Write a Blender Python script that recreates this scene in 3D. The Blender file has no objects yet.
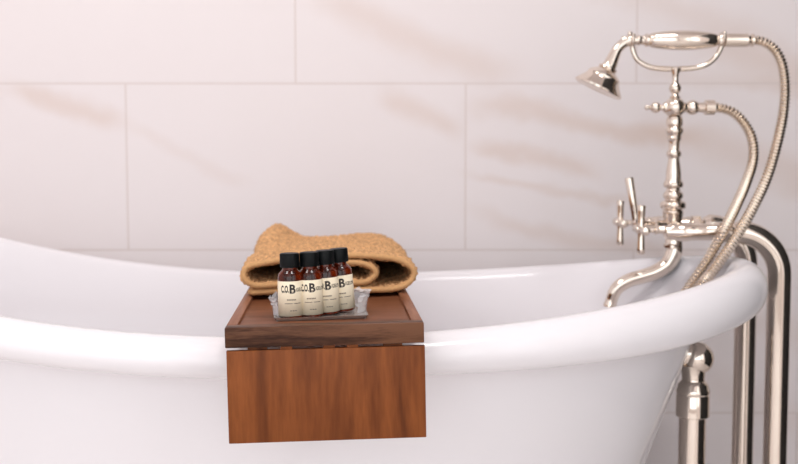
import bpy, bmesh, math, random
from mathutils import Vector, Matrix, noise
random.seed(7)
S = bpy.context.scene
COL = S.collection
PI = math.pi
W, H, F = 798, 464, 50/36*798
CAMZ = 0.806
PITCH = math.atan(82/F)

def at(px, py, d):
    """world point seen at pixel (px,py) at distance d into the room"""
    u = (px-W/2)/F; v = (H/2-py)/F
    c, s = math.cos(PITCH), math.sin(PITCH)
    D = Vector((u, c+v*s, -s+v*c))
    k = d/D.y
    return Vector((D.x*k, d, CAMZ+D.z*k))

# ------------------------------------------------------------ materials
def srgb(r, g, b):
    f = lambda c: (c/255/12.92) if c/255 <= .04045 else ((c/255+.055)/1.055)**2.4
    return (f(r), f(g), f(b), 1)
def newmat(name):
    m = bpy.data.materials.new(name); m.use_nodes = True
    nt = m.node_tree; b = nt.nodes['Principled BSDF']
    return m, nt, b
def N(nt, typ, **kw):
    n = nt.nodes.new(typ)
    for k, v in kw.items():
        if k in n.inputs: n.inputs[k].default_value = v
        else: setattr(n, k, v)
    return n
def simple(name, col, rough=.5, metal=0., noise_amt=.04, nscale=30, bump=0., coat=0.):
    m, nt, b = newmat(name)
    tc = N(nt, 'ShaderNodeTexCoord'); no = N(nt, 'ShaderNodeTexNoise', Scale=nscale, Detail=4.)
    nt.links.new(tc.outputs['Object'], no.inputs['Vector'])
    r = N(nt, 'ShaderNodeValToRGB')
    c = Vector(col[:3])
    r.color_ramp.elements[0].position = .3; r.color_ramp.elements[1].position = .7
    r.color_ramp.elements[0].color = (*(c*(1-noise_amt)), 1); r.color_ramp.elements[1].color = (*[min(1, x) for x in c*(1+noise_amt)], 1)
    nt.links.new(no.outputs['Fac'], r.inputs['Fac']); nt.links.new(r.outputs['Color'], b.inputs['Base Color'])
    b.inputs['Roughness'].default_value = rough; b.inputs['Metallic'].default_value = metal
    if coat: b.inputs['Coat Weight'].default_value = coat; b.inputs['Coat Roughness'].default_value = .03
    if bump:
        bp = N(nt, 'ShaderNodeBump', Strength=bump, Distance=.002)
        nt.links.new(no.outputs['Fac'], bp.inputs['Height']); nt.links.new(bp.outputs['Normal'], b.inputs['Normal'])
    return m

def wood(name, c0, c1, c2, grain='x', scale=1., rough=.42, seed=0., rings=26., lines=.5):
    m, nt, b = newmat(name)
    tc = N(nt, 'ShaderNodeTexCoord'); mp = N(nt, 'ShaderNodeMapping')
    L = nt.links.new
    sc = {'x': (.12, 1, 1), 'y': (1, .12, 1), 'z': (1, 1, .12)}[grain]
    mp.inputs['Scale'].default_value = [s*scale for s in sc]; mp.inputs['Location'].default_value = (seed, seed*.7, seed*.3)
    L(tc.outputs['Object'], mp.inputs['Vector'])
    n1 = N(nt, 'ShaderNodeTexNoise', Scale=rings, Detail=5., Roughness=.55, Distortion=1.6)
    L(mp.outputs['Vector'], n1.inputs['Vector'])
    # cathedral figure: rings read off a smooth field
    mu = N(nt, 'ShaderNodeMath', operation='MULTIPLY'); mu.inputs[1].default_value = 7.
    n0 = N(nt, 'ShaderNodeTexNoise', Scale=rings*.45, Detail=1., Distortion=.4); L(mp.outputs['Vector'], n0.inputs['Vector'])
    L(n0.outputs['Fac'], mu.inputs[0])
    fr = N(nt, 'ShaderNodeMath', operation='PINGPONG'); fr.inputs[1].default_value = .5; L(mu.outputs[0], fr.inputs[0])
    n2 = N(nt, 'ShaderNodeTexNoise', Scale=rings*14, Detail=3.); L(mp.outputs['Vector'], n2.inputs['Vector'])
    a1 = N(nt, 'ShaderNodeMath', operation='MULTIPLY_ADD'); a1.inputs[1].default_value = lines; L(fr.outputs[0], a1.inputs[0]); L(n1.outputs['Fac'], a1.inputs[2])
    a2 = N(nt, 'ShaderNodeMath', operation='MULTIPLY_ADD'); a2.inputs[1].default_value = .35; L(n2.outputs['Fac'], a2.inputs[0]); L(a1.outputs[0], a2.inputs[2])
    r = N(nt, 'ShaderNodeValToRGB'); r.color_ramp.interpolation = 'B_SPLINE'
    e = r.color_ramp.elements; e[0].position = .50; e[0].color = c0; e[1].position = 1.0; e[1].color = c2
    k = e.new(.75); k.color = c1
    L(a2.outputs[0], r.inputs['Fac']); L(r.outputs['Color'], b.inputs['Base Color'])
    b.inputs['Roughness'].default_value = rough
    b.inputs['Specular IOR Level'].default_value = .16
    bp = N(nt, 'ShaderNodeBump', Strength=.15, Distance=.0006); L(n2.outputs['Fac'], bp.inputs['Height']); L(bp.outputs['Normal'], b.inputs['Normal'])
    return m

M = {}
M['porcelain'] = simple('porcelain', srgb(240, 236, 239), .09, 0, .004, 3, coat=0)
M['porcelain'].node_tree.nodes['Principled BSDF'].inputs['Specular IOR Level'].default_value = .28
M['nickel'] = simple('polished_nickel', srgb(226, 214, 202), .07, 1, .012, 12)
M['nickel_soft'] = simple('brushed_nickel', srgb(222, 209, 194), .16, 1, .02, 60)
M['cap'] = simple('black_plastic', srgb(6, 10, 12), .5, 0, .1, 200)
M['cap'].node_tree.nodes['Principled BSDF'].inputs['Specular IOR Level'].default_value = .2
M['paper'] = simple('cream_paper', srgb(238, 224, 198), .7, 0, .02, 300)
M['ink'] = simple('black_ink', srgb(44, 38, 36), .6)
M['ink_pale'] = simple('grey_ink', srgb(120, 105, 92), .6)
M['tray'] = simple('silver_card', srgb(196, 190, 184), .25, .7, .04, 40)
M['caddy_top'] = wood('walnut_oiled_top', srgb(98, 56, 34), srgb(120, 72, 48), srgb(140, 90, 64), 'x', 1., .38, 2., 26, .25)
M['caddy_rail'] = wood('walnut_rail', srgb(92, 54, 36), srgb(128, 80, 56), srgb(156, 106, 80), 'y', 1., .35, 5.)
M['caddy_edge'] = wood('walnut_dark_edge', srgb(34, 18, 12), srgb(62, 36, 24), srgb(116, 78, 56), 'x', 1.6, .45, 3., 30, .8)
M['caddy_panel'] = wood('walnut_front', srgb(88, 45, 19), srgb(120, 64, 30), srgb(146, 84, 42), 'z', 1., .42, 1.3, 22, .26)
M['towel'] = simple('tan_terry', srgb(208, 160, 112), .95, 0, .32, 170, bump=.8)
M['hem'] = simple('tan_cotton_binding', srgb(204, 156, 106), .85, 0, .08, 300, bump=.3)
M['floor'] = simple('floor_tile_beige', srgb(234, 228, 225), .4, 0, .06, 3)
M['plaster'] = simple('warm_plaster', srgb(232, 225, 222), .8, 0, .02, 2)
M['ceil'] = simple('white_plaster', srgb(244, 238, 238), .85, 0, .01, 2)
M['panel_dark'] = simple('reflection_dark', srgb(14, 14, 15), .7, 0, .05, 3)  # near-black of the panel added for dark reflections
M['white_paint'] = simple('white_trim', srgb(240, 236, 232), .4, 0, .01, 3)
M['brass'] = M['nickel']

# amber glass
m, nt, b = newmat('amber_glass')
b.inputs['Base Color'].default_value = srgb(120, 44, 16); b.inputs['Roughness'].default_value = .05
b.inputs['Transmission Weight'].default_value = .35; b.inputs['IOR'].default_value = 1.45
tc = N(nt, 'ShaderNodeTexCoord'); no = N(nt, 'ShaderNodeTexNoise', Scale=60., Detail=2.); nt.links.new(tc.outputs['Object'], no.inputs['Vector'])
r = N(nt, 'ShaderNodeValToRGB'); r.color_ramp.elements[0].color = srgb(52, 12, 4); r.color_ramp.elements[1].color = srgb(150, 52, 16); r.color_ramp.elements[0].position = .4; r.color_ramp.elements[1].position = .68
nt.links.new(no.outputs['Fac'], r.inputs['Fac']); nt.links.new(r.outputs['Color'], b.inputs['Base Color'])
M['amber'] = m
# clear crinkled film
m, nt, b = newmat('clear_film')
b.inputs['Base Color'].default_value = (.95, .93, .95, 1); b.inputs['Roughness'].default_value = .18
b.inputs['Alpha'].default_value = .42; b.inputs['Transmission Weight'].default_value = 0
tc = N(nt, 'ShaderNodeTexCoord'); no = N(nt, 'ShaderNodeTexNoise', Scale=160., Detail=3.); nt.links.new(tc.outputs['Object'], no.inputs['Vector'])
bp = N(nt, 'ShaderNodeBump', Strength=.5, Distance=.002); nt.links.new(no.outputs['Fac'], bp.inputs['Height']); nt.links.new(bp.outputs['Normal'], b.inputs['Normal'])
M['film'] = m

# marble wall tile
ROWZ = at(399, 83.5, 2.0).z; ROWZ2 = at(399, 250, 2.0).z; RH = ROWZ-ROWZ2
JX = at(127, 170, 2.0).x; JW = at(465.5, 170, 2.0).x-JX
def marble():
    m, nt, b = newmat('marble_tile'); L = nt.links.new
    def math_(op, a, b_=None, c=None, clamp=False):
        n = N(nt, 'ShaderNodeMath', operation=op); n.use_clamp = clamp
        for i, v in enumerate((a, b_, c)):
            if v is None: continue
            if isinstance(v, (int, float)): n.inputs[i].default_value = v
            else: L(v, n.inputs[i])
        return n.outputs[0]
    tc = N(nt, 'ShaderNodeTexCoord'); sp = N(nt, 'ShaderNodeSeparateXYZ'); L(tc.outputs['Object'], sp.inputs[0])
    X0, Z0 = sp.outputs['X'], sp.outputs['Z']
    # brick joints
    cb = N(nt, 'ShaderNodeCombineXYZ')
    L(math_('SUBTRACT', X0, JX-JW*8), cb.inputs[0]); L(math_('SUBTRACT', Z0, ROWZ2-RH*9), cb.inputs[1])
    br = N(nt, 'ShaderNodeTexBrick'); br.offset = .5; br.offset_frequency = 2; br.squash = 1.
    L(cb.outputs[0], br.inputs['Vector'])
    for k, v in (('Scale', 1.), ('Mortar Size', .0014), ('Mortar Smooth', .1), ('Brick Width', JW), ('Row Height', RH), ('Bias', 0.)): br.inputs[k].default_value = v
    # warped coordinates for the veins
    nz = N(nt, 'ShaderNodeTexNoise', Scale=3.2, Detail=4., Roughness=.55); L(tc.outputs['Object'], nz.inputs['Vector'])
    nz2 = N(nt, 'ShaderNodeTexNoise', Scale=14., Detail=3.); L(tc.outputs['Object'], nz2.inputs['Vector'])
    wob = math_('MULTIPLY', math_('SUBTRACT', nz.outputs['Fac'], .5), .11)
    wob2 = math_('MULTIPLY', math_('SUBTRACT', nz2.outputs['Fac'], .5), .03)
    Z = math_('ADD', Z0, math_('ADD', wob, wob2))
    tot = None
    # pixel ends, half-width (m), strength
    V = [((470,104),(700,146),.012,.55), ((470,140),(600,170),.010,.5), ((465,172),(640,198),.006,.35), ((380,82),(462,128),.014,.4),
         ((310,-10),(520,84),.022,.38), ((10,84),(125,128),.014,.5), ((125,128),(250,190),.008,.18), ((700,30),(860,110),.03,.5),
         ((560,-30),(720,24),.02,.3), ((470,215),(720,262),.012,.35), ((640,130),(860,200),.022,.45), ((700,290),(860,360),.02,.25), ((690,380),(860,430),.02,.2),
         ((-200,60),(0,90),.02,.3), ((640,70),(800,95),.01,.25)]
    for (p, q, w, s) in V:
        A = at(p[0], p[1], 2.0); B = at(q[0], q[1], 2.0); dx, dz = B.x-A.x, B.z-A.z; ln = math.hypot(dx, dz); dx /= ln; dz /= ln
        ex = math_('SUBTRACT', X0, A.x); ez = math_('SUBTRACT', Z, A.z)
        al = math_('ADD', math_('MULTIPLY', ex, dx), math_('MULTIPLY', ez, dz))
        pe = math_('ABSOLUTE', math_('SUBTRACT', math_('MULTIPLY', ex, dz), math_('MULTIPLY', ez, dx)))
        # soft ends
        mid = math_('ABSOLUTE', math_('SUBTRACT', al, ln/2))
        endf = N(nt, 'ShaderNodeMapRange', interpolation_type='SMOOTHSTEP'); L(mid, endf.inputs[0])
        for i, v in enumerate((ln*.3, ln*.6, 1., 0.)): endf.inputs[i+1].default_value = v
        pf = N(nt, 'ShaderNodeMapRange', interpolation_type='SMOOTHSTEP'); L(pe, pf.inputs[0])
        for i, v in enumerate((0., w*2.4, 1., 0.)): pf.inputs[i+1].default_value = v
        f = math_('MULTIPLY', math_('MULTIPLY', endf.outputs[0], pf.outputs[0]), s*.75)
        tot = f if tot is None else math_('ADD', tot, f)
    mod = math_('ADD', math_('MULTIPLY', nz.outputs['Fac'], .7), .6)
    tot = math_('MULTIPLY', tot, mod, clamp=True)
    cl = N(nt, 'ShaderNodeTexNoise', Scale=2.2, Detail=3.); L(tc.outputs['Object'], cl.inputs['Vector'])
    base = N(nt, 'ShaderNodeMix', data_type='RGBA'); base.inputs['A'].default_value = srgb(240, 232, 232); base.inputs['B'].default_value = srgb(235, 226, 226)
    L(cl.outputs['Fac'], base.inputs['Factor'])
    mx = N(nt, 'ShaderNodeMix', data_type='RGBA'); L(tot, mx.inputs['Factor']); L(base.outputs['Result'], mx.inputs['A']); mx.inputs['B'].default_value = srgb(212, 184, 166)
    mg = N(nt, 'ShaderNodeMix', data_type='RGBA'); L(br.outputs['Fac'], mg.inputs['Factor']); L(mx.outputs['Result'], mg.inputs['A']); mg.inputs['B'].default_value = srgb(221, 208, 204)
    L(mg.outputs['Result'], b.inputs['Base Color'])
    b.inputs['Roughness'].default_value = .38; b.inputs['Specular IOR Level'].default_value = .3
    bp = N(nt, 'ShaderNodeBump', Strength=.4, Distance=.001); bp.invert = True; L(br.outputs['Fac'], bp.inputs['Height']); L(bp.outputs['Normal'], b.inputs['Normal'])
    return m
M['marble'] = marble()

# ------------------------------------------------------------ mesh helpers
def build(name, bm, mat, parent=None, smooth=True, angle=40):
    me = bpy.data.meshes.new(name)
    bmesh.ops.recalc_face_normals(bm, faces=bm.faces)
    bm.to_mesh(me); bm.free()
    me.materials.append(M[mat] if isinstance(mat, str) else mat)
    if smooth:
        me.polygons.foreach_set('use_smooth', [True]*len(me.polygons))
        me.set_sharp_from_angle(angle=math.radians(angle))
    o = bpy.data.objects.new(name, me); COL.objects.link(o)
    if parent is not None: o.parent = parent
    return o
def empty(name, loc=(0,0,0), rot=(0,0,0)):
    o = bpy.data.objects.new(name, None); COL.objects.link(o); o.location = loc; o.rotation_euler = rot
    o.empty_display_size = .02
    return o
def tag(o, label=None, cat=None, group=None, kind=None):
    if label: o['label'] = label
    if cat: o['category'] = cat
    if group: o['group'] = group
    if kind: o['kind'] = kind
    return o
def add_box(bm, lo, hi, bevel=0., seg=2):
    r = bmesh.ops.create_cube(bm, size=1.)
    vs = r['verts']; lo = Vector(lo); hi = Vector(hi)
    for v in vs: v.co = Vector([(lo[i]+hi[i])/2+v.co[i]*(hi[i]-lo[i]) for i in range(3)])
    if bevel:
        es = list({e for v in vs for e in v.link_edges})
        bmesh.ops.bevel(bm, geom=es, offset=bevel, segments=seg, profile=.5, affect='EDGES')
    return bm
def smooth_path(pts, n):
    """Catmull-Rom resample; tuples of any length"""
    out = []; P = [tuple(p) for p in pts]; P = [tuple(2*a-b for a, b in zip(P[0], P[1]))]+P+[tuple(2*a-b for a, b in zip(P[-1], P[-2]))]
    for i in range(1, len(P)-2):
        for k in range(n):
            t = k/n; a, b, c, d = P[i-1:i+3]
            out.append(tuple(.5*((2*q)+(-p+r)*t+(2*p-5*q+4*r-s)*t*t+(-p+3*q-3*r+s)*t**3) for p, q, r, s in zip(a, b, c, d)))
    out.append(P[-2]); return out
def resample(pts, step):
    out = [pts[0]]; acc = 0.
    for a, b in zip(pts, pts[1:]):
        ln = math.sqrt(sum((q-p)**2 for p, q in zip(a[:3], b[:3])))
        if ln == 0: continue
        t = step-acc
        while t <= ln:
            out.append(tuple(p+(q-p)*t/ln for p, q in zip(a, b))); t += step
        acc = (acc+ln) % step
    return out
def sweep(bm, pts, radii, seg=20, cap=True):
    """tube through pts with a radius each"""
    P = [Vector(p[:3]) for p in pts]; n = len(P)
    T = [(P[min(i+1, n-1)]-P[max(i-1, 0)]).normalized() for i in range(n)]
    ref = Vector((0, 1, 0)) if abs(T[0].y) < .9 else Vector((1, 0, 0))
    U = (ref-T[0]*ref.dot(T[0])).normalized(); rings = []
    for i in range(n):
        U = (U-T[i]*U.dot(T[i])).normalized(); Vv = T[i].cross(U)
        rings.append([bm.verts.new(P[i]+(U*math.cos(2*PI*k/seg)+Vv*math.sin(2*PI*k/seg))*radii[i]) for k in range(seg)])
    for a, b in zip(rings, rings[1:]):
        for k in range(seg): bm.faces.new((a[k], a[(k+1) % seg], b[(k+1) % seg], b[k]))
    if cap: bm.faces.new(rings[0][::-1]); bm.faces.new(rings[-1])
    return bm
def lathe(bm, prof, origin=(0,0,0), axis=(0,0,1), seg=32, cap=True):
    """profile = [(distance along axis, radius)]"""
    A = Vector(axis).normalized(); O = Vector(origin)
    ref = Vector((1, 0, 0)) if abs(A.x) < .9 else Vector((0, 1, 0))
    U = (ref-A*ref.dot(A)).normalized(); Vv = A.cross(U); rings = []
    for (h, r) in prof:
        r = max(r, 1e-5)
        rings.append([bm.verts.new(O+A*h+(U*math.cos(2*PI*k/seg)+Vv*math.sin(2*PI*k/seg))*r) for k in range(seg)])
    for a, b in zip(rings, rings[1:]):
        for k in range(seg): bm.faces.new((a[k], a[(k+1) % seg], b[(k+1) % seg], b[k]))
    if cap: bm.faces.new(rings[0][::-1]); bm.faces.new(rings[-1])
    return bm
def sphere_prof(c, r, n=10, a0=0., a1=PI):
    return [(c-r*math.cos(a0+(a1-a0)*i/n), r*math.sin(a0+(a1-a0)*i/n)) for i in range(n+1)]
def B(): return bmesh.new()

# ------------------------------------------------------------ the room
XL, XR, YF, YB, ZC = -2.3, 1.15, -2.2, 2.0, 2.6
def struct(name, bm, mat): return tag(build(name, bm, mat, smooth=False), kind='structure')
struct('floor', add_box(B(), (XL-.1, YF-.1, -.1), (XR+.1, YB+.1, 0)), 'floor')
struct('ceiling', add_box(B(), (XL-.1, YF-.1, ZC), (XR+.1, YB+.1, ZC+.1)), 'ceil')
struct('wall_back', add_box(B(), (XL-.1, YB, 0), (XR+.1, YB+.1, ZC)), 'marble')
dn = tag(empty('reflection_panel', (XR-.045, 1.68, 0)), kind='structure')  # unseen dark panel, added so the nickel reflects dark right edges
bm = B(); add_box(bm, (0, -1.06, .005), (.04, .30, 2.3), .003); build('panel_face', bm, 'panel_dark', dn, smooth=False)
bm = B(); add_box(bm, (.02, -1.12, 0), (.044, -1.06, 2.36), .003); add_box(bm, (.02, -1.06, 2.3), (.044, .30, 2.36), .003); build('panel_trim', bm, 'white_paint', dn, smooth=False)
def wall_with_hole(name, along, pos, thick, a0, a1, h0, h1, z0, z1, mat):
    bm = B()
    def bx(p0, p1, q0, q1):
        if along == 'y': add_box(bm, (pos, p0, q0), (pos+thick, p1, q1))
        else: add_box(bm, (p0, pos, q0), (p1, pos+thick, q1))
    bx(a0, h0, 0, ZC); bx(h1, a1, 0, ZC); bx(h0, h1, 0, z0); bx(h0, h1, z1, ZC)
    struct(name, bm, mat)
WL = (-1.8, -.2, .95, 2.25); WF = (-1.9, 1.05, .25, 2.4)
wall_with_hole('wall_left', 'y', XL-.1, .1, YF, YB, *WL[:2], *WL[2:], 'ceil')
wall_with_hole('wall_front', 'x', YF-.1, .1, XL-.1, XR+.1, *WF[:2], *WF[2:], 'plaster')
def window(name, along, pos, h0, h1, z0, z1):
    bm = B(); w = .05
    def bx(p0, p1, q0, q1):
        if along == 'y': add_box(bm, (pos-.03, p0, q0), (pos+.03, p1, q1), .004)
        else: add_box(bm, (p0, pos-.03, q0), (p1, pos+.03, q1), .004)
    bx(h0, h0+w, z0, z1); bx(h1-w, h1, z0, z1); bx(h0+w, h1-w, z0, z0+w); bx(h0+w, h1-w, z1-w, z1)
    mh = (h0+h1)/2; bx(mh-.02, mh+.02, z0+w, z1-w)
    struct(name, bm, 'white_paint')
WR = (-1.5, .1, .4, 2.2)
wall_with_hole('wall_right', 'y', XR, .1, YF, YB, *WR[:2], *WR[2:], 'plaster')
window('fill_window', 'y', XR+.05, *WR)  # unseen window, added to brighten the lower right of the tiles
window('window_1', 'y', XL-.05, *WL); window('window_2', 'x', YF-.05, *WF)
bm = B(); add_box(bm, (XL, YF, 0), (XL+.015, YB-.0, .1), .003); struct('baseboard_left', bm, 'white_paint')
bm = B(); add_box(bm, (XR-.015, YF, 0), (XR, .55, .1), .003); struct('baseboard_right', bm, 'white_paint')

bm = B(); lathe(bm, [(0, .026), (.004, .026), (.006, .010), (.025, .009), (.030, .020), (.042, .027), (.052, .022), (.056, .006)], (0, -1.0, 1.0), (-1, 0, 0)); build('panel_knob', bm, 'nickel', dn)

# ------------------------------------------------------------ bathtub
TX, TY = -.17, 1.56
def crest(x):
    d = x+.12
    return CAMZ-.2095+(.158*d*d if d > 0 else .29*abs(d)**2.4)
def tub():
    bm = B(); n = 128; rings = []
    c_end = {3: -.02, 4: -.027, 5: -.032, 6: -.032, 7: -.031, 8: -.033, 9: -.030, 10: -.014}
    aR, aL, b = .652, .84, .33
    ZB, ZI = .125, .20
    levels = []   # (inset at ends, inset at sides, mode, value)
    o = lambda e, s, dz: levels.append((e, s, 'r', dz))
    # outside, from below up
    levels += [(.60, .30, 'b', 0.), (.42, .22, 'b', 0.), (.33, .165, 'b', .006), (.27, .118, 'k', .09), (.225, .092, 'k', .22),
               (.185, .070, 'k', .42), (.152, .055, 'k', .62), (.122, .045, 'k', .80), (.104, .040, 'k', .92)]
    o(.093, .036, -.050); o(.060, .028, -.0445); o(.020, .012, -.0425); o(-.010, -.010, -.0425); o(-.022, -.022, -.0395); o(-.0295, -.0295, -.031)
    o(-.0315, -.0315, -.022); o(-.028, -.028, -.012); o(-.019, -.019, -.0045); o(-.008, -.008, -.001); o(.002, .002, 0.)
    o(.012, .011, -.002); o(.020, .018, -.008); o(.026, .023, -.018); o(.040, .034, -.040); 
    levels += [(.085, .052, 'i', .84), (.135, .066, 'i', .62), (.180, .082, 'i', .42), (.216, .104, 'i', .24), (.262, .136, 'i', .10), (.32, .195, 'i', .02), (.42, .24, 'i', 0.), (.60, .31, 'i', -.005)]
    for li, (e, s, mode, val) in enumerate(levels):
        ring = []; outer = li < 20
        if c_end.get(li): e = e+c_end[li]
        for k in range(n):
            t = 2*PI*k/n; c, sn = math.cos(t), math.sin(t)
            a = aR if c > 0 else aL
            x = TX+(a-e*(1 if c > 0 else 1.15))*c; y = TY+(b-s)*sn
            zc = crest(TX+a*c)
            xx = min(1, max(0, (x+.05)/.45)); thick = 1.1+.47*xx*xx*(3-2*xx)
            if mode == 'r': z = zc+val*(thick if e < .1 and val < -.002 and outer else 1)
            elif mode == 'b': z = ZB+val
            elif mode == 'k': z = ZB+(zc-.05*thick-ZB)*val
            else: z = ZI+(zc-.04-ZI)*val
            ring.append(bm.verts.new((x, y, z)))
        rings.append(ring)
    for r0, r1 in zip(rings, rings[1:]):
        for k in range(n): bm.faces.new((r0[k], r0[(k+1) % n], r1[(k+1) % n], r1[k]))
    bm.faces.new(rings[0][::-1]); bm.faces.new(rings[-1])
    root = empty('bathtub', (TX, TY, 0))
    sh = build('tub_shell', bm, 'porcelain', root, angle=180); sh.matrix_parent_inverse = Matrix.Translation((-TX, -TY, 0))
    md = sh.modifiers.new('sub', 'SUBSURF'); md.levels = 1; md.render_levels = 2
    for sx, sy in ((1, 1), (1, -1), (-1, 1), (-1, -1)):
        f = B(); x0 = (.24 if sx > 0 else -.36); y0 = .17*sy
        path = smooth_path([(x0-.03*sx, y0-.03*sy, .17), (x0+.01*sx, y0+.005*sy, .13), (x0+.035*sx, y0+.02*sy, .085), (x0+.03*sx, y0+.018*sy, .05), (x0+.035*sx, y0+.02*sy, .025)], 6)
        rr = [.012+.016*math.sin(PI*(.15+.75*i/(len(path)-1))) for i in range(len(path))]
        sweep(f, path, rr, 16)
        lathe(f, sphere_prof(.026, .026, 12), (x0+.038*sx, y0+.022*sy, 0), seg=20)
        for q in (-1, 0, 1):
            a = math.atan2(sy*.6, sx)+q*.6
            cx, cy = x0+.038*sx, y0+.022*sy
            sweep(f, [(cx+.012*math.cos(a), cy+.012*math.sin(a), .05), (cx+.030*math.cos(a), cy+.030*math.sin(a), .036), (cx+.034*math.cos(a), cy+.034*math.sin(a), .012)], [.006, .008, .004], 10)
        build('claw_foot', f, 'nickel', root)
    return root
t = tub(); tag(t, 'white porcelain freestanding bathtub with rolled rim rising at both ends', 'bathtub')

# ------------------------------------------------------------ walnut caddy across the tub
YAW = math.radians(3.5); ROLL = math.radians(-1.05)
o0 = at(324.7, 325.2, 1.127)
CAD = Matrix.Translation(o0) @ Matrix.Rotation(YAW, 4, 'Z') @ Matrix.Rotation(ROLL, 4, 'Y')
def cad(x, y, z): return CAD @ Vector((x, y, z))
c = empty('bath_caddy'); c.matrix_world = CAD
tag(c, 'walnut bath caddy with raised rails and a hanging front board lying across the tub', 'bath caddy')
hw, LEN, TH, RL = .1022, .80, .0212, .0115
b_ = B(); add_box(b_, (-hw, 0, -TH), (hw, .019, 0), .0012); build('front_rail', b_, 'caddy_edge', c)
b_ = B(); add_box(b_, (-hw, LEN-.019, -TH), (hw, LEN, 0), .0012); build('back_rail', b_, 'caddy_edge', c)
for s in (-1, 1):
    b_ = B(); x0, x1 = sorted((s*hw, s*(hw-RL))); add_box(b_, (x0, .0192, -TH), (x1, LEN-.0192, 0), .0012); build('side_rail', b_, 'caddy_rail', c)
b_ = B(); add_box(b_, (-hw+RL, .019, -.014), (hw-RL, LEN-.019, -.0042)); build('tray_floor', b_, 'caddy_top', c, smooth=False)
b_ = B(); add_box(b_, (-hw+.001, .0005, -TH-.0030-.0965), (hw+.0006, .0070, -TH-.0030), .0008)
for k, x in enumerate((-.040, .004, .028)):   # short tenons bridging the gap
    add_box(b_, (x-.006, .0025+.001*(k % 2), -TH-.004), (x+.006, .0065, -TH+.002))
build('front_board', b_, 'caddy_panel', c)
for s in (-1, 1):
    b_ = B(); add_box(b_, (s*.07-.01, .0070, -.095), (s*.07+.01, .020, -TH+.0005), .001); build('bracket', b_, 'caddy_panel', c)
for y in (.105, .745):
    b_ = B(); add_box(b_, (-.085, y-.016, -.0288), (.085, y+.016, -.0135), .002); build('batten', b_, 'caddy_edge', c)

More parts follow.
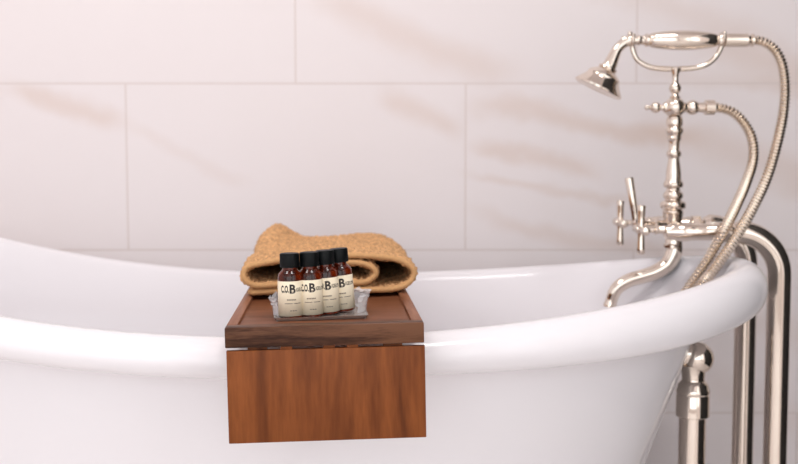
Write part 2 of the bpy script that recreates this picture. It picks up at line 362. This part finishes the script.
# ------------------------------------------------------------ towel
def towel():
    d0 = 1.365; s = F/d0
    px = [(318,266.5,0), (345,265.5,0), (364,267,0), (373.5,275,0), (365,284.2,0), (345,285.6,0), (300,286,0), (264,287.6,0), (252,284,0), (247.5,276.5,0), (251,269,0), (262,266,0),
          (285,262.5,0), (315,259.5,0), (345,258.6,0), (375,259,0), (396,262.5,0), (408,270,0), (410.5,279,0), (403,288,0), (386,292.3,0), (345,291.8,0), (300,292.8,0), (270,294,0), (254,294.6,0)]
    def loc(p):
        w = at(327+(p[0]-327)*1.045, p[1], d0); q = CAD.inverted() @ w; return (q.x, q.z)
    base = loc((325, 297.5))[1]
    pts = [loc(p) for p in px]
    bx = (max(p[0] for p in pts)+min(p[0] for p in pts))/2
    zmin = min(p[1] for p in pts)
    TH2 = .0036
    # rest the lowest layer just above the caddy rails
    pts = [(x, z-zmin+TH2+.0012) for x, z in pts]
    cen = resample(smooth_path([(x, z, 0) for x, z in pts], 14), .0013)
    cen = [(p[0], p[1]) for p in cen]; n = len(cen)
    nor = []
    for i in range(n):
        a = cen[max(0, i-3)]; b = cen[min(n-1, i+3)]; dx, dz = b[0]-a[0], b[1]-a[1]; l = math.hypot(dx, dz) or 1; nor.append((-dz/l, dx/l))
    loop = [(cen[i][0]+nor[i][0]*TH2, cen[i][1]+nor[i][1]*TH2, nor[i][0], nor[i][1]) for i in range(n)]
    l = cen[-1]; e = nor[-1]; tdir = (e[1], -e[0])
    for a in (45, 90, 135):
        r = math.radians(a); loop.append((l[0]+e[0]*TH2*math.cos(r)+tdir[0]*TH2*math.sin(r), l[1]+e[1]*TH2*math.cos(r)+tdir[1]*TH2*math.sin(r), tdir[0], tdir[1]))
    loop += [(cen[i][0]-nor[i][0]*TH2, cen[i][1]-nor[i][1]*TH2, -nor[i][0], -nor[i][1]) for i in range(n-1, -1, -1)]
    f = cen[0]; e = nor[0]; tdir = (-e[1], e[0])
    for a in (135, 90, 45):
        r = math.radians(a); loop.append((f[0]+e[0]*TH2*math.cos(r)+tdir[0]*TH2*math.sin(r), f[1]+e[1]*TH2*math.cos(r)+tdir[1]*TH2*math.sin(r), tdir[0], tdir[1]))
    D = .355; ny = 240
    def deform(x, y, z):
        u = y/D; h = max(0, min(1, z/.045))
        zz = z
        # the back left corner is bunched up, the right back swells a little
        zz += .027*h*math.exp(-((x+.077)/.029)**2)*max(0, min(1, (u-.55)/.35))**1.5
        zz += .006*h*math.exp(-((x-.07)/.04)**2)*max(0, u)**1.2
        zz -= .007*h*max(0, min(1, u))
        zz += h*.0022*noise.noise(Vector((x*14, y*12, 3.1)))
        xx = x+.0035*noise.noise(Vector((z*20+5, y*14, 1.7)))*(.4+u)
        # ends lean slightly: skewed front face
        yy = y+.008*noise.noise(Vector((x*11, z*26, 9.)))
        return xx, yy, zz
    bm = B(); rings = []
    for j in range(ny+1):
        y = D*j/ny; ring = []
        for (x, z, nx, nz) in loop:
            X, Y, Z = deform(x, y, z)
            a = .0034*noise.noise(Vector((X*300, Y*300, Z*300)))+.0022*noise.noise(Vector((X*180, Y*180, Z*180)))
            if j in (0, ny): a *= .3
            z2 = Z+nz*a
            ring.append(bm.verts.new((X+nx*a, Y, max(z2, .0004))))
        rings.append(ring)
    m = len(loop)
    for r0, r1 in zip(rings, rings[1:]):
        for k in range(m): bm.faces.new((r0[k], r0[(k+1) % m], r1[(k+1) % m], r1[k]))
    # end caps as quads across the thickness
    for r in (rings[0], rings[-1]):
        for i in range(n-1):
            a, b = r[i], r[i+1]; c_, d_ = r[2*n+3-1-i], r[2*n+3-2-i]
            bm.faces.new((a, b, d_, c_))
        bm.faces.new((r[n-1], r[n], r[n+1], r[n+2], r[n+3])); bm.faces.new([r[0]]+[r[2*n+3]]+[r[2*n+4]]+[r[2*n+5]]+[r[2*n+2]][::-1])
    root = empty('folded_towel'); root.matrix_world = CAD @ Matrix.Translation((0, .242, 0)) 
    root.rotation_mode = 'XYZ'
    build('terry_cloth', bm, 'towel', root, angle=180)
    hm = B(); c3 = []
    for (x, z) in cen:
        X, Y, Z = deform(x, -.0005, z); c3.append((X, Y, Z))
    c3 = c3[::2]
    sweep(hm, c3, [.0036+.0003*noise.noise(Vector(p)*300) for p in c3], 12)
    h = build('bound_edge', hm, 'hem', root)
    h['label'] = 'paler smooth bound edge of the towel'
    tag(root, 'tan terry towel folded and laid on the caddy behind the small bottles', 'towel')
towel()

# ------------------------------------------------------------ silver tray, film, bottles
FLOORZ = -.0042
def cadpt(px, py, z=FLOORZ):
    """point of the caddy's tray floor seen at a pixel"""
    a = at(px, py, 1.); cam = Vector((0, 0, CAMZ)); inv = CAD.inverted(); p = inv @ cam; q = inv @ a
    k = (z-p.z)/(q.z-p.z); return p+(q-p)*k
fl, fr = cadpt(273.8, 322.0), cadpt(368.8, 318.8)
mid = (fl+fr)/2; tw = (fr-fl).length; ang = math.atan2(fr.y-fl.y, fr.x-fl.x); td = .100
TR = CAD @ Matrix.Translation((mid.x, max(mid.y, .021)+.0, FLOORZ+.0002)) @ Matrix.Rotation(ang, 4, 'Z')
tr = empty('tray'); tr.matrix_world = TR
tag(tr, 'small silver rectangular tray under the four amber bottles on the caddy', 'tray')
b_ = B(); add_box(b_, (-tw/2+.003, .003, 0), (tw/2-.003, td-.003, .0012)); build('tray_base', b_, 'tray', tr, smooth=False)
b_ = B()
def rrect(x, y0, y1, r, n=5):
    out = []
    for (cx, cy, a0) in ((x-r, y0+r, -PI/2), (x-r, y1-r, 0), (-x+r, y1-r, PI/2), (-x+r, y0+r, PI)):
        for i in range(n+1): a = a0+PI/2*i/n; out.append((cx+r*math.cos(a), cy+r*math.sin(a)))
    return out
secs = [(-.0025, .0), (-.0004, .0032), (0., .0038), (-.0008, .0038), (-.0013, .0032), (-.0035, .0010)]
rg = [[b_.verts.new((x, y, z)) for x, y in rrect(tw/2+o_, -o_, td+o_, .004)] for o_, z in secs]
for r0, r1 in zip(rg, rg[1:]+rg[:1]):
    for k in range(len(r0)): b_.faces.new((r0[k], r0[(k+1) % len(r0)], r1[(k+1) % len(r0)], r1[k]))
build('tray_rim', b_, 'tray', tr)

# crumpled clear wrap standing behind and beside the bottles
bm = B(); nu, nv = 40, 16; g = []
wpath = resample(smooth_path([(-.046, .024, 0), (-.052, .040, 0), (-.036, .066, 0), (-.005, .088, 0), (.030, .092, 0), (.050, .070, 0), (.0515, .045, 0), (.040, .030, 0)], 10), .0035)
nu = len(wpath)
for i, p in enumerate(wpath):
    row = []
    for j in range(nv+1):
        v = j/nv; hgt = .022+.007*noise.noise(Vector((i*.35, 0, 2)))
        q = Vector((p[0], p[1], .0016+v*hgt))
        q.x += .0035*noise.noise(Vector((i*.9, j*.6, 1)))*v; q.y += .0035*noise.noise(Vector((i*.9, j*.6, 7)))*v
        q.z += .002*noise.noise(Vector((i*1.3, j*.9, 4)))*v
        out = 1+.08*v*v
        q.x *= out
        row.append(bm.verts.new(q))
    g.append(row)
for a, b in zip(g, g[1:]):
    for j in range(nv): bm.faces.new((a[j], b[j], b[j+1], a[j+1]))
fw = build('plastic_wrap', bm, 'film', angle=25); fw.matrix_world = TR
md = fw.modifiers.new('th', 'SOLIDIFY'); md.thickness = .00015
tag(fw, 'crumpled clear plastic wrap standing on the silver tray around the bottles', 'plastic wrap')

def text_mesh(bm, s, x0, x1, z0, z1, bold=0.):
    """flat lettering scaled into a box (x along the label, z up)"""
    cu = bpy.data.curves.new('lettering', 'FONT'); cu.body = s; cu.resolution_u = 3; cu.offset = bold
    ob = bpy.data.objects.new('lettering', cu); COL.objects.link(ob)
    dg = bpy.context.evaluated_depsgraph_get(); me = bpy.data.meshes.new_from_object(ob.evaluated_get(dg))
    bpy.data.objects.remove(ob); bpy.data.curves.remove(cu)
    xs = [v.co.x for v in me.vertices]; ys = [v.co.y for v in me.vertices]
    a, b, c_, d = min(xs), max(xs), min(ys), max(ys)
    vs = [bm.verts.new((x0+(v.co.x-a)/(b-a)*(x1-x0), 0, z0+(v.co.y-c_)/(d-c_)*(z1-z0))) for v in me.vertices]
    for p in me.polygons:
        try: bm.faces.new([vs[i] for i in p.vertices])
        except ValueError: pass
    bpy.data.meshes.remove(me)
def bottle():
    root = empty('amber_bottle')
    R = .0134
    pr = [(0, R*.55), (.0004, R*.86), (.0016, R*.97), (.0032, R), (.044, R), (.0462, R*.985), (.0485, R*.92), (.0505, R*.80), (.052, R*.68), (.0532, R*.62), (.0545, R*.60), (.0560, R*.60), (.066, R*.60)]
    bm = B(); lathe(bm, pr, seg=40); build('glass_body', bm, 'amber', root)
    # cap with knurled side
    bm = B(); seg = 72; rings = []
    for (z, r, k) in ((.0555, .0094, 0), (.0555, .0104, 1), (.0562, .0107, 1), (.0695, .0107, 1), (.0705, .0103, .3), (.0709, .0094, 0), (.0709, .006, 0)):
        rings.append([bm.verts.new(((r-(.0003 if q % 2 else 0)*k)*math.cos(2*PI*q/seg), (r-(.0003 if q % 2 else 0)*k)*math.sin(2*PI*q/seg), z)) for q in range(seg)])
    for a, b in zip(rings, rings[1:]):
        for q in range(seg): bm.faces.new((a[q], a[(q+1) % seg], b[(q+1) % seg], b[q]))
    bm.faces.new(rings[0][::-1]); bm.faces.new(rings[-1]); build('cap', bm, 'cap', root)
    # label: paper wrapped most of the way round; angle 0 faces -y
    RLb = R+.00018
    def wrap(bm, rad):
        for v in bm.verts:
            a = v.co.x/R; z = v.co.z; v.co = Vector((rad*math.sin(a), -rad*math.cos(a), z))
    bm = B(); n = 64; A0, A1 = math.radians(-112), math.radians(158); Lb = []
    for i in range(n+1):
        a = A0+(A1-A0)*i/n; Lb.append([bm.verts.new((a*R, 0, z)) for z in (.0032, .0225, .0412)])
    for p, q in zip(Lb, Lb[1:]):
        for j in range(2): bm.faces.new((p[j], q[j], q[j+1], p[j+1]))
    wrap(bm, RLb); lab = build('label', bm, 'paper', root); lab['label'] = 'cream paper label with black lettering'
    md = lab.modifiers.new('th', 'SOLIDIFY'); md.thickness = .00012; md.offset = -1
    bm = B()
    text_mesh(bm, 'C.O.', -.0114, -.0022, .0288, .0370, .04)
    text_mesh(bm, 'B', -.0016, .0050, .0280, .0380, .035)
    text_mesh(bm, 'IGELOW', .0056, .0185, .0298, .0340, .02)
    bmesh.ops.subdivide_edges(bm, edges=[e for e in bm.edges if e.calc_length() > .0018], cuts=2)
    wrap(bm, RLb+.0001); build('lettering', bm, 'ink', lab, smooth=False)
    bm = B()
    def dash(x0, x1, z, h):
        k = max(1, int((x1-x0)/.0012)); vs = [[bm.verts.new((x0+(x1-x0)*i/k, 0, z+q*h)) for q in (0, 1)] for i in range(k+1)]
        for p, q in zip(vs, vs[1:]): bm.faces.new((p[0], q[0], q[1], p[1]))
    for (x0, x1) in ((-.0045, -.0030), (-.0026, -.0016), (-.0012, .0002), (.0006, .0018), (.0022, .0036), (.0040, .0050)): dash(x0, x1, .0205, .0014)
    dash(-.0072, .0012, .0168, .0007); dash(.0028, .0110, .0168, .0007)
    for (x0, x1) in ((-.0015, .0004), (.0010, .0032), (.0038, .0056)): dash(x0, x1, .0088, .0009)
    wrap(bm, RLb+.0001); build('fine_print', bm, 'ink_pale', lab, smooth=False)
    return root
def copy_tree(o, parent=None):
    c_ = o.copy(); COL.objects.link(c_)
    if parent is not None: c_.parent = parent
    for ch in list(o.children): copy_tree(ch, c_)
    return c_
proto = bottle()
spots = [(290.6, 320.2, 6, 0.0, 'amber glass bottle with black cap, nearest the camera at the left end of the row'),
         (311.2, 317.6, 3, -.012, 'amber glass bottle with black cap, second from the left, leaning on its neighbour'),
         (328.2, 315.2, 1, -.040, 'amber glass bottle with black cap, third from the left in the row'),
         (343.8, 312.6, -3, -.070, 'amber glass bottle with black cap, farthest back at the right end of the row')]
trays = TR.inverted()
for i, (px, py, rz, lean, lab) in enumerate(spots):
    o = proto if i == 0 else copy_tree(proto)
    p = CAD @ cadpt(px, py, FLOORZ+.0015)
    # py is the lowest visible point of the base: step back one radius
    p = p + (CAD.to_3x3() @ Vector((0, .0125 if i == 0 else .0100, 0)))
    q = trays @ p; q.y = max(q.y, .0176); p = TR @ q   # stand inside the tray's front edge
    p = p+Vector((0, 0, .0125*abs(lean)))
    o.matrix_world = Matrix.Translation(p) @ Matrix.Rotation(YAW, 4, 'Z') @ Matrix.Rotation(ROLL, 4, 'Y') @ Matrix.Rotation(lean, 4, 'Y') @ Matrix.Rotation(math.radians(rz), 4, 'Z')
    tag(o, lab, 'bottle', 'amber toiletry bottles on the silver tray')

# ------------------------------------------------------------ faucet on the supply pipes
YN, YFR, YC = 1.594, 1.745, 1.665
FX = at(674, 150, YC).x; FZ = CAMZ-.118
SC = F/YC
def pz(y): return at(674, y, YC).z
fa = empty('tub_faucet', (FX, YC, FZ)); INV = Matrix.Translation((-FX, -YC, -FZ))
def fpart(name, bm, mat='nickel', parent=fa, world=True):
    o = build(name, bm, mat, parent)
    if parent is fa: o.matrix_parent_inverse = INV
    return o
tag(fa, 'polished nickel tub faucet with cross handles and turned column over the tub end', 'faucet')
k = 1/SC
# valve body: cross tube and two barrels
bm = B()
lathe(bm, [(0, .004), (.002, .0118), (.012, .0125), (.075, .0125), (.138, .0125), (.148, .0118), (.150, .004)], (FX, YN, FZ), (0, 1, 0))
lathe(bm, sphere_prof(0, .0165, 14), (FX, YC, FZ), (0, 0, 1))
for y in (YN, YFR):
    lathe(bm, [(-.030, .006), (-.028, .0095), (-.018, .0105), (-.012, .0130), (.0, .0140), (.010, .0124), (.040, .0122), (.044, .0135), (.046, .013), (.047, .011), (.050, .011)], (FX, y, FZ), (1, 0, 0))
fpart('valve_body', bm)
for y in (YN, YFR):   # hex union nuts
    bm = B(); lathe(bm, [(.0485, .012), (.0495, .0165), (.0615, .0165), (.0625, .012)], (FX, y, FZ), (1, 0, 0), seg=6); fpart('union_nut', bm)
# turned column
prof = [(214, 9), (211, 9.2), (209.5, 8), (208, 10.6), (205, 11.6), (202, 10.6), (200.5, 8), (199, 7.2), (197.5, 8.6), (195, 8.9), (192.5, 8), (190.5, 6.4), (188, 6.2), (187, 8.2), (184.5, 8.9), (181.5, 8), (179.5, 6.9),
        (172, 6.6), (162, 5.3), (158, 4.9), (156, 6.2), (153.5, 6.6), (151, 5.8), (149, 4.8), (143, 5.1), (139.5, 6), (138, 6.8), (136.5, 6.2), (135, 6.6), (132, 8.0), (129, 7.8), (126.5, 6.4), (125.5, 7.2), (121, 7.4), (117, 6.6)]
bm = B(); pr = [((pz(y)-FZ), r*k) for y, r in prof]
pr = [(a[0], a[1]) for a in smooth_path(pr, 3)]
pr = [(a, r*1.12) for a, r in pr]
lathe(bm, [(0, .011)]+pr, (FX, YC, FZ))
fpart('column', bm)
bm = B(); zc = pz(107.5)
lathe(bm, sphere_prof(0, 10.6*k, 16), (FX, YC, zc))
lathe(bm, [(-29.5*k, .5*k)]+sphere_prof(-27.5*k, 2.6*k, 8, .2, PI-.5)+sphere_prof(-19*k, 5.6*k, 10, .4, PI-.5)+[(-12*k, 3.2*k), (-10.5*k, 5.4*k), (-8*k, 5.8*k), (0, 4*k)], (FX, YC, zc), (1, 0, 0))
lathe(bm, [(0, 5*k), (8*k, 6*k), (10*k, 5*k)]+sphere_prof(17.5*k, 7.4*k, 12, .7, PI-.7)+[(24.5*k, 4.8*k), (29*k, 5*k), (30*k, 7.4*k), (39*k, 7.6*k), (40*k, 5*k), (42*k, 4.6*k)], (FX, YC, zc), (1, 0, 0))
fpart('diverter_ball', bm)
# stem and cradle
bm = B(); st = [(100, 4.8), (97, 5.6), (95, 3.6), (93.5, 3.4), (92, 5.2), (88.5, 6.2), (85, 5.2), (83, 3.4), (79, 3.0), (74, 3.6), (71, 5.2), (68.5, 5.6), (67, 3)]
lathe(bm, [(pz(y)-FZ, r*k) for y, r in st], (FX, YC, FZ)); 
fpart('stem', bm)
bm = B(); cp = [(632, 44), (633.5, 52), (638, 60.5), (648, 66.5), (660, 68.6), (674, 69), (690, 68.4), (703, 66), (713, 60), (719.5, 51), (722.5, 42)]
cp3 = [tuple(at(a, b, YC)) for a, b in cp]; sp = smooth_path(cp3, 6); sweep(bm, sp, [2.7*k]*len(sp), 14)
for (a, b) in ((632, 44), (722.5, 42)):   # forks hugging the handset from both sides
    e = at(a, b, YC)
    for s in (-1, 1):
        q = smooth_path([tuple(e+Vector((0, 0, -.004))), tuple(e+Vector((0, s*.008, 0))), tuple(e+Vector((0, s*.0105, .007))), tuple(e+Vector((0, s*.0098, .012)))], 5)
        sweep(bm, q, [.0022]*len(q), 10)
    lathe(bm, sphere_prof(0, .0028, 8), tuple(e+Vector((0, -.0098, .0125))))
    lathe(bm, sphere_prof(0, .0028, 8), tuple(e+Vector((0, .0098, .0125))))
fpart('cradle', bm)
# spout
bm = B(); sq = [(674, 238, 7.5), (674.5, 246, 7.8), (673.5, 254, 8.2), (668, 264, 8), (657, 271.5, 7.6), (644, 276, 7.2), (630, 280, 7), (619.5, 286, 6.8), (614, 293, 6.4), (611.5, 300, 6), (610, 305, 6.6), (609.5, 307, 6.8)]
s3 = [(*at(a, b, YC), r*k) for a, b, r in sq]; s3 = smooth_path(s3, 5); sweep(bm, s3, [p[3] for p in s3], 24)
z1 = pz(246); lathe(bm, [(-.004, .010), (-.002, .0135), (.002, .0135), (.004, .011), (.010, .0105)], (FX, YC, z1))
fpart('spout', bm)
# cross handles
HX = .345
for y in (YN, YFR):
    bm = B(); z = CAMZ-.1145
    lathe(bm, [(-.004, .0015), (-.003, .005), (0, .0065), (.008, .0065), (.010, .0045), (.022, .0042), (.024, .007), (.027, .007), (.028, .0055), (.040, .0055), (.045, .0085), (.050, .0095), (.056, .008)], (HX, y, z), (1, 0, 0), seg=24)
    for ax in ((0, 1, 0), (0, -1, 0), (0, 0, 1), (0, 0, -1)):
        lathe(bm, [(.002, .0054), (.010, .0050), (.026, .0057), (.033, .0062), (.0345, .0058), (.0355, .0044)], (HX+.004, y, z), ax, seg=18)
    h = fpart('cross_handle', bm)
# diverter lever between the handles
bm = B(); lb = at(636, 222, 1.645); lt = at(629, 177.5, 1.645)
lathe(bm, [(-.006, .003), (-.004, .007), (.006, .0075), (.010, .0055), (.030, .0055), (.032, .0085), (.038, .009), (.045, .0105), (.052, .011), (.060, .0095)], tuple(lb), (FX-lb.x, YC-lb.y, FZ-lb.z), seg=24)
dv = (lt-lb); lathe(bm, [(0, .0060), (.010, .0054), (dv.length*.3, .0056), (dv.length-.002, .0066), (dv.length, .0058)], tuple(lb), tuple(dv), seg=20)
fpart('lever', bm)

# ------------------------------------------------------------ hand shower resting in the cradle, with its hose
hs = empty('hand_shower', tuple(at(682, 40, YC))); HI = Matrix.Translation(-hs.location)
tag(hs, 'polished nickel telephone hand shower lying in the cradle with a ribbed metal hose', 'hand shower')
def hpart(name, bm, mat='nickel'):
    o = build(name, bm, mat, hs); o.matrix_parent_inverse = HI; return o
O = at(649, 40.3, YC)
bm = B(); L_ = 68
hp = [(-27, 4.0), (-12, 4.2), (-10, 5.4), (-8, 4.4), (-5, 4.6), (-3, 6.6), (-1, 6.4), (0, 5.2), (1.5, 6.8), (5, 7.6), (12, 8.6), (22, 9.5), (34, 9.9), (46, 9.4), (56, 8.4), (63, 7.3), (66, 6.4), (67.5, 5.2), (69, 6.8), (71, 7), (72.5, 5.4), (74, 5.6)]
lathe(bm, [(a*k, r*k) for a, r in hp], tuple(O), (1, 0, 0), seg=36); hpart('handle', bm)
bm = B(); lathe(bm, [(74*k, 5.2*k), (75*k, 6.8*k), (97*k, 6.8*k), (98*k, 5.4*k), (100*k, 5.2*k), (101*k, 6.6*k), (103*k, 6.6*k), (104*k, 4.6*k)], tuple(O), (1, 0, 0), seg=30); hpart('sleeve', bm)
bm = B(); nk = [(652, 40.3, 4.2), (640, 40.3, 4.4), (632, 40.5, 5.2), (624, 43, 5), (617.5, 49, 5.2), (613.5, 57, 6), (610, 65, 7), (607.5, 70, 8)]
q = [(*at(a, b, YC), r*k) for a, b, r in nk]; q = smooth_path(q, 6); sweep(bm, q, [p[3] for p in q], 24)
lathe(bm, sphere_prof(0, 5.6*k, 10), tuple(at(630, 40, YC))); lathe(bm, sphere_prof(0, 2.6*k, 8), tuple(at(630, 33.8, YC)))
hpart('neck', bm)
bm = B(); h0 = at(609, 66, YC); h1 = at(598, 88.5, YC); ax = (h1-h0).normalized()+Vector((0, .03, 0)); hl = (h1-h0).length
hd = [(0, 6.5), (1.5, 9.5), (3, 9.8), (4.2, 8.6), (5.5, 10.5), (8.5, 15.2), (11, 17.2), (12.5, 17), (14.5, 18.2), (18, 20.8), (22, 24.0), (23.5, 25.0), (25, 24.8), (25.6, 23.5), (25.0, 21), (24.2, 10), (24, .1)]
lathe(bm, [(a*k, r*k) for a, r in hd], tuple(h0), tuple(ax), seg=48); hpart('shower_head', bm)
# hose
hz = [(750, 40.3, 1.665), (762, 41.5, 1.662), (774, 49, 1.658), (782, 64, 1.65), (785, 88, 1.64), (783, 115, 1.63), (776, 148, 1.61), (766, 180, 1.59), (750, 213, 1.565), (731, 245, 1.545), (712, 272, 1.53), (697, 290, 1.52)]
h3 = [tuple(at(*p)) for p in hz]
z0 = CAMZ
h3 += [(.358, 1.515, z0-.26), (.30, 1.515, z0-.35), (.23, 1.525, z0-.44), (.16, 1.54, z0-.52), (.10, 1.57, z0-.545), (.10, 1.61, z0-.52), (.17, 1.60, z0-.44), (.26, 1.575, z0-.35), (.335, 1.555, z0-.265)]
h3 += [tuple(at(*p)) for p in [(678, 300, 1.545), (692, 283, 1.545), (707, 261, 1.55), (722, 234, 1.555), (735, 208, 1.58), (746, 183, 1.61), (753, 160, 1.63), (752, 139, 1.645), (744, 123, 1.655), (733, 112.5, 1.66), (720, 108, 1.665), (712, 107.5, 1.665)]]
hp_ = resample(smooth_path(h3, 14), .0009)
rad = [.0070+.0010*math.cos(2*PI*i/6) for i in range(len(hp_))]
bm = B(); sweep(bm, hp_, rad, 16); hpart('hose', bm, 'nickel_soft')

# ------------------------------------------------------------ supply pipes
PX, PR = .5500, .0168
def supply(y, label):
    root = empty('supply_pipe', (PX, y, 0)); Pi = Matrix.Translation((-PX, -y, 0))
    z = FZ; Rb = .062; pts = []; x0 = FX+.0628
    bend = [(PX-Rb+Rb*math.sin(a), y, z-Rb+Rb*math.cos(a)) for a in [PI/2*i/16 for i in range(17)]]
    xs = [(x0, .0095), (x0+.004, .0095), (x0+.006, .0125), (x0+.012, .0150)]
    path = [(x, y, z) for x, r in xs]+bend+[(PX, y, z-Rb-.05*i) for i in range(1, int((z-Rb)/.05)+1)]+[(PX, y, .002)]
    rr = [r for x, r in xs]+[PR]*(len(path)-len(xs))
    bm = B(); sweep(bm, path, rr, 36); o = build('pipe', bm, 'nickel', root); o.matrix_parent_inverse = Pi
    bm = B(); lathe(bm, [(0, .038), (.003, .038), (.008, .034), (.016, .022), (.022, .0195), (.026, .0195), (.027, .0165)], (PX, y, 0)); o = build('floor_flange', bm, 'nickel', root); o.matrix_parent_inverse = Pi
    tag(root, label, 'pipe')
supply(YN, 'polished nickel supply pipe at the far right, nearer of the two beside the tub')
supply(YFR, 'polished nickel supply pipe partly hidden behind the tub rim, closer to the tiled wall')
# overflow drain
DX, DY = .4180, 1.555
dr = empty('drain_pipe', (DX, DY, 0)); Di = Matrix.Translation((-DX, -DY, 0))
def dpart(name, bm, mat='nickel'):
    o = build(name, bm, mat, dr); o.matrix_parent_inverse = Di
zr = lambda y: at(700, y, DY).z
bm = B(); lathe(bm, [(0, .0175), (.030, .0175)], (DX-.026, DY, zr(354)), (1, 0, -.06), seg=32)
lathe(bm, sphere_prof(0, .0232, 20), (DX+.0052, DY, zr(358)), seg=40)
lathe(bm, [(0, .0165), (.003, .0160), (.014, .0170), (.022, .0195)], (DX, DY, zr(380)), seg=32)
dpart('elbow', bm)
bm = B(); T0 = zr(416)
lathe(bm, [(0, .0190), (0, .0225), (.001, .0236), (.030, .0236), (.032, .0228), (.034, .0238), (.038, .0238), (.040, .0225), (.046, .0215), (.050, .0185), (.053, .0150)], (DX, DY, T0), seg=40); dpart('collar', bm)
bm = B(); lathe(bm, [(.001, .0190), (T0+.01, .0190)], (DX, DY, 0), seg=36)
lathe(bm, [(.0005, .040), (.004, .040), (.010, .034), (.018, .022)], (DX, DY, 0), seg=36); dpart('pipe', bm, 'nickel')
tag(dr, 'polished nickel overflow drain pipe with ball elbow under the tub rim', 'pipe')

# ------------------------------------------------------------ light
def area(name, loc, rot, sx, sy, power, col=(1, 1, 1)):
    l = bpy.data.lights.new(name, 'AREA'); l.shape = 'RECTANGLE'; l.size = sx; l.size_y = sy; l.energy = power; l.color = col
    o = bpy.data.objects.new(name, l); COL.objects.link(o); o.location = loc; o.rotation_euler = rot; return o
area('daylight_left', (XL-.02, (WL[0]+WL[1])/2, (WL[2]+WL[3])/2), (0, -PI/2, 0), WL[3]-WL[2]-.1, WL[1]-WL[0]-.1, 2.5, (.97, 1, 1.01))
area('daylight_front', ((WF[0]+WF[1])/2, YF-.02, (WF[2]+WF[3])/2), (PI/2, 0, 0), WF[1]-WF[0]-.1, WF[3]-WF[2]-.1, 19.5, (.965, 1, 1.015))
area('fill_right', (XR+.12, (WR[0]+WR[1])/2, (WR[2]+WR[3])/2), (0, PI/2, 0), WR[3]-WR[2]-.1, WR[1]-WR[0]-.1, 8, (.97, 1, 1.01))  # fill light through the added right-hand window
# unseen flush ceiling lamps, added as soft fill from above
for i, (x, y) in enumerate(((-.9, .7), (.45, .7))):
    r = empty('ceiling_fill', (x, y, ZC))
    bm = B(); lathe(bm, [(-.03, .30), (-.03, .33), (0, .33), (0, .30)], (0, 0, 0), seg=48, cap=False); build('fill_ring', bm, 'white_paint', r)
    tag(r, ('added round white fill lamp, unseen, over the left part of the room', 'added round white fill lamp, unseen, over the right part of the room')[i], 'lamp')
    a = area('fill_light', (x, y, ZC-.02), (0, 0, 0), .56, .56, (8, 10.5)[i], (1, .985, .975)); a.data.shape = 'DISK'
w = bpy.data.worlds.new('sky'); S.world = w; w.use_nodes = True
w.node_tree.nodes['Background'].inputs['Color'].default_value = (.95, .97, 1, 1); w.node_tree.nodes['Background'].inputs['Strength'].default_value = .8

# ------------------------------------------------------------ camera
cd = bpy.data.cameras.new('camera'); cam = bpy.data.objects.new('camera', cd); COL.objects.link(cam)
cam.location = (0, 0, CAMZ); cam.rotation_euler = (PI/2-PITCH, 0, 0)
cd.lens = 50; cd.sensor_width = 36; cd.clip_start = .05
cd.dof.use_dof = True; cd.dof.focus_distance = 1.165; cd.dof.aperture_fstop = 6.0
S.camera = cam
S.view_settings.view_transform = 'Standard'; S.view_settings.look = 'None'; S.view_settings.gamma = 1; S.view_settings.exposure = .30
S.view_settings.use_curve_mapping = False
S.cycles.use_denoising = True; S.cycles.max_bounces = 10; S.cycles.caustics_reflective = False; S.cycles.caustics_refractive = False
S.cycles.sample_clamp_indirect = 6
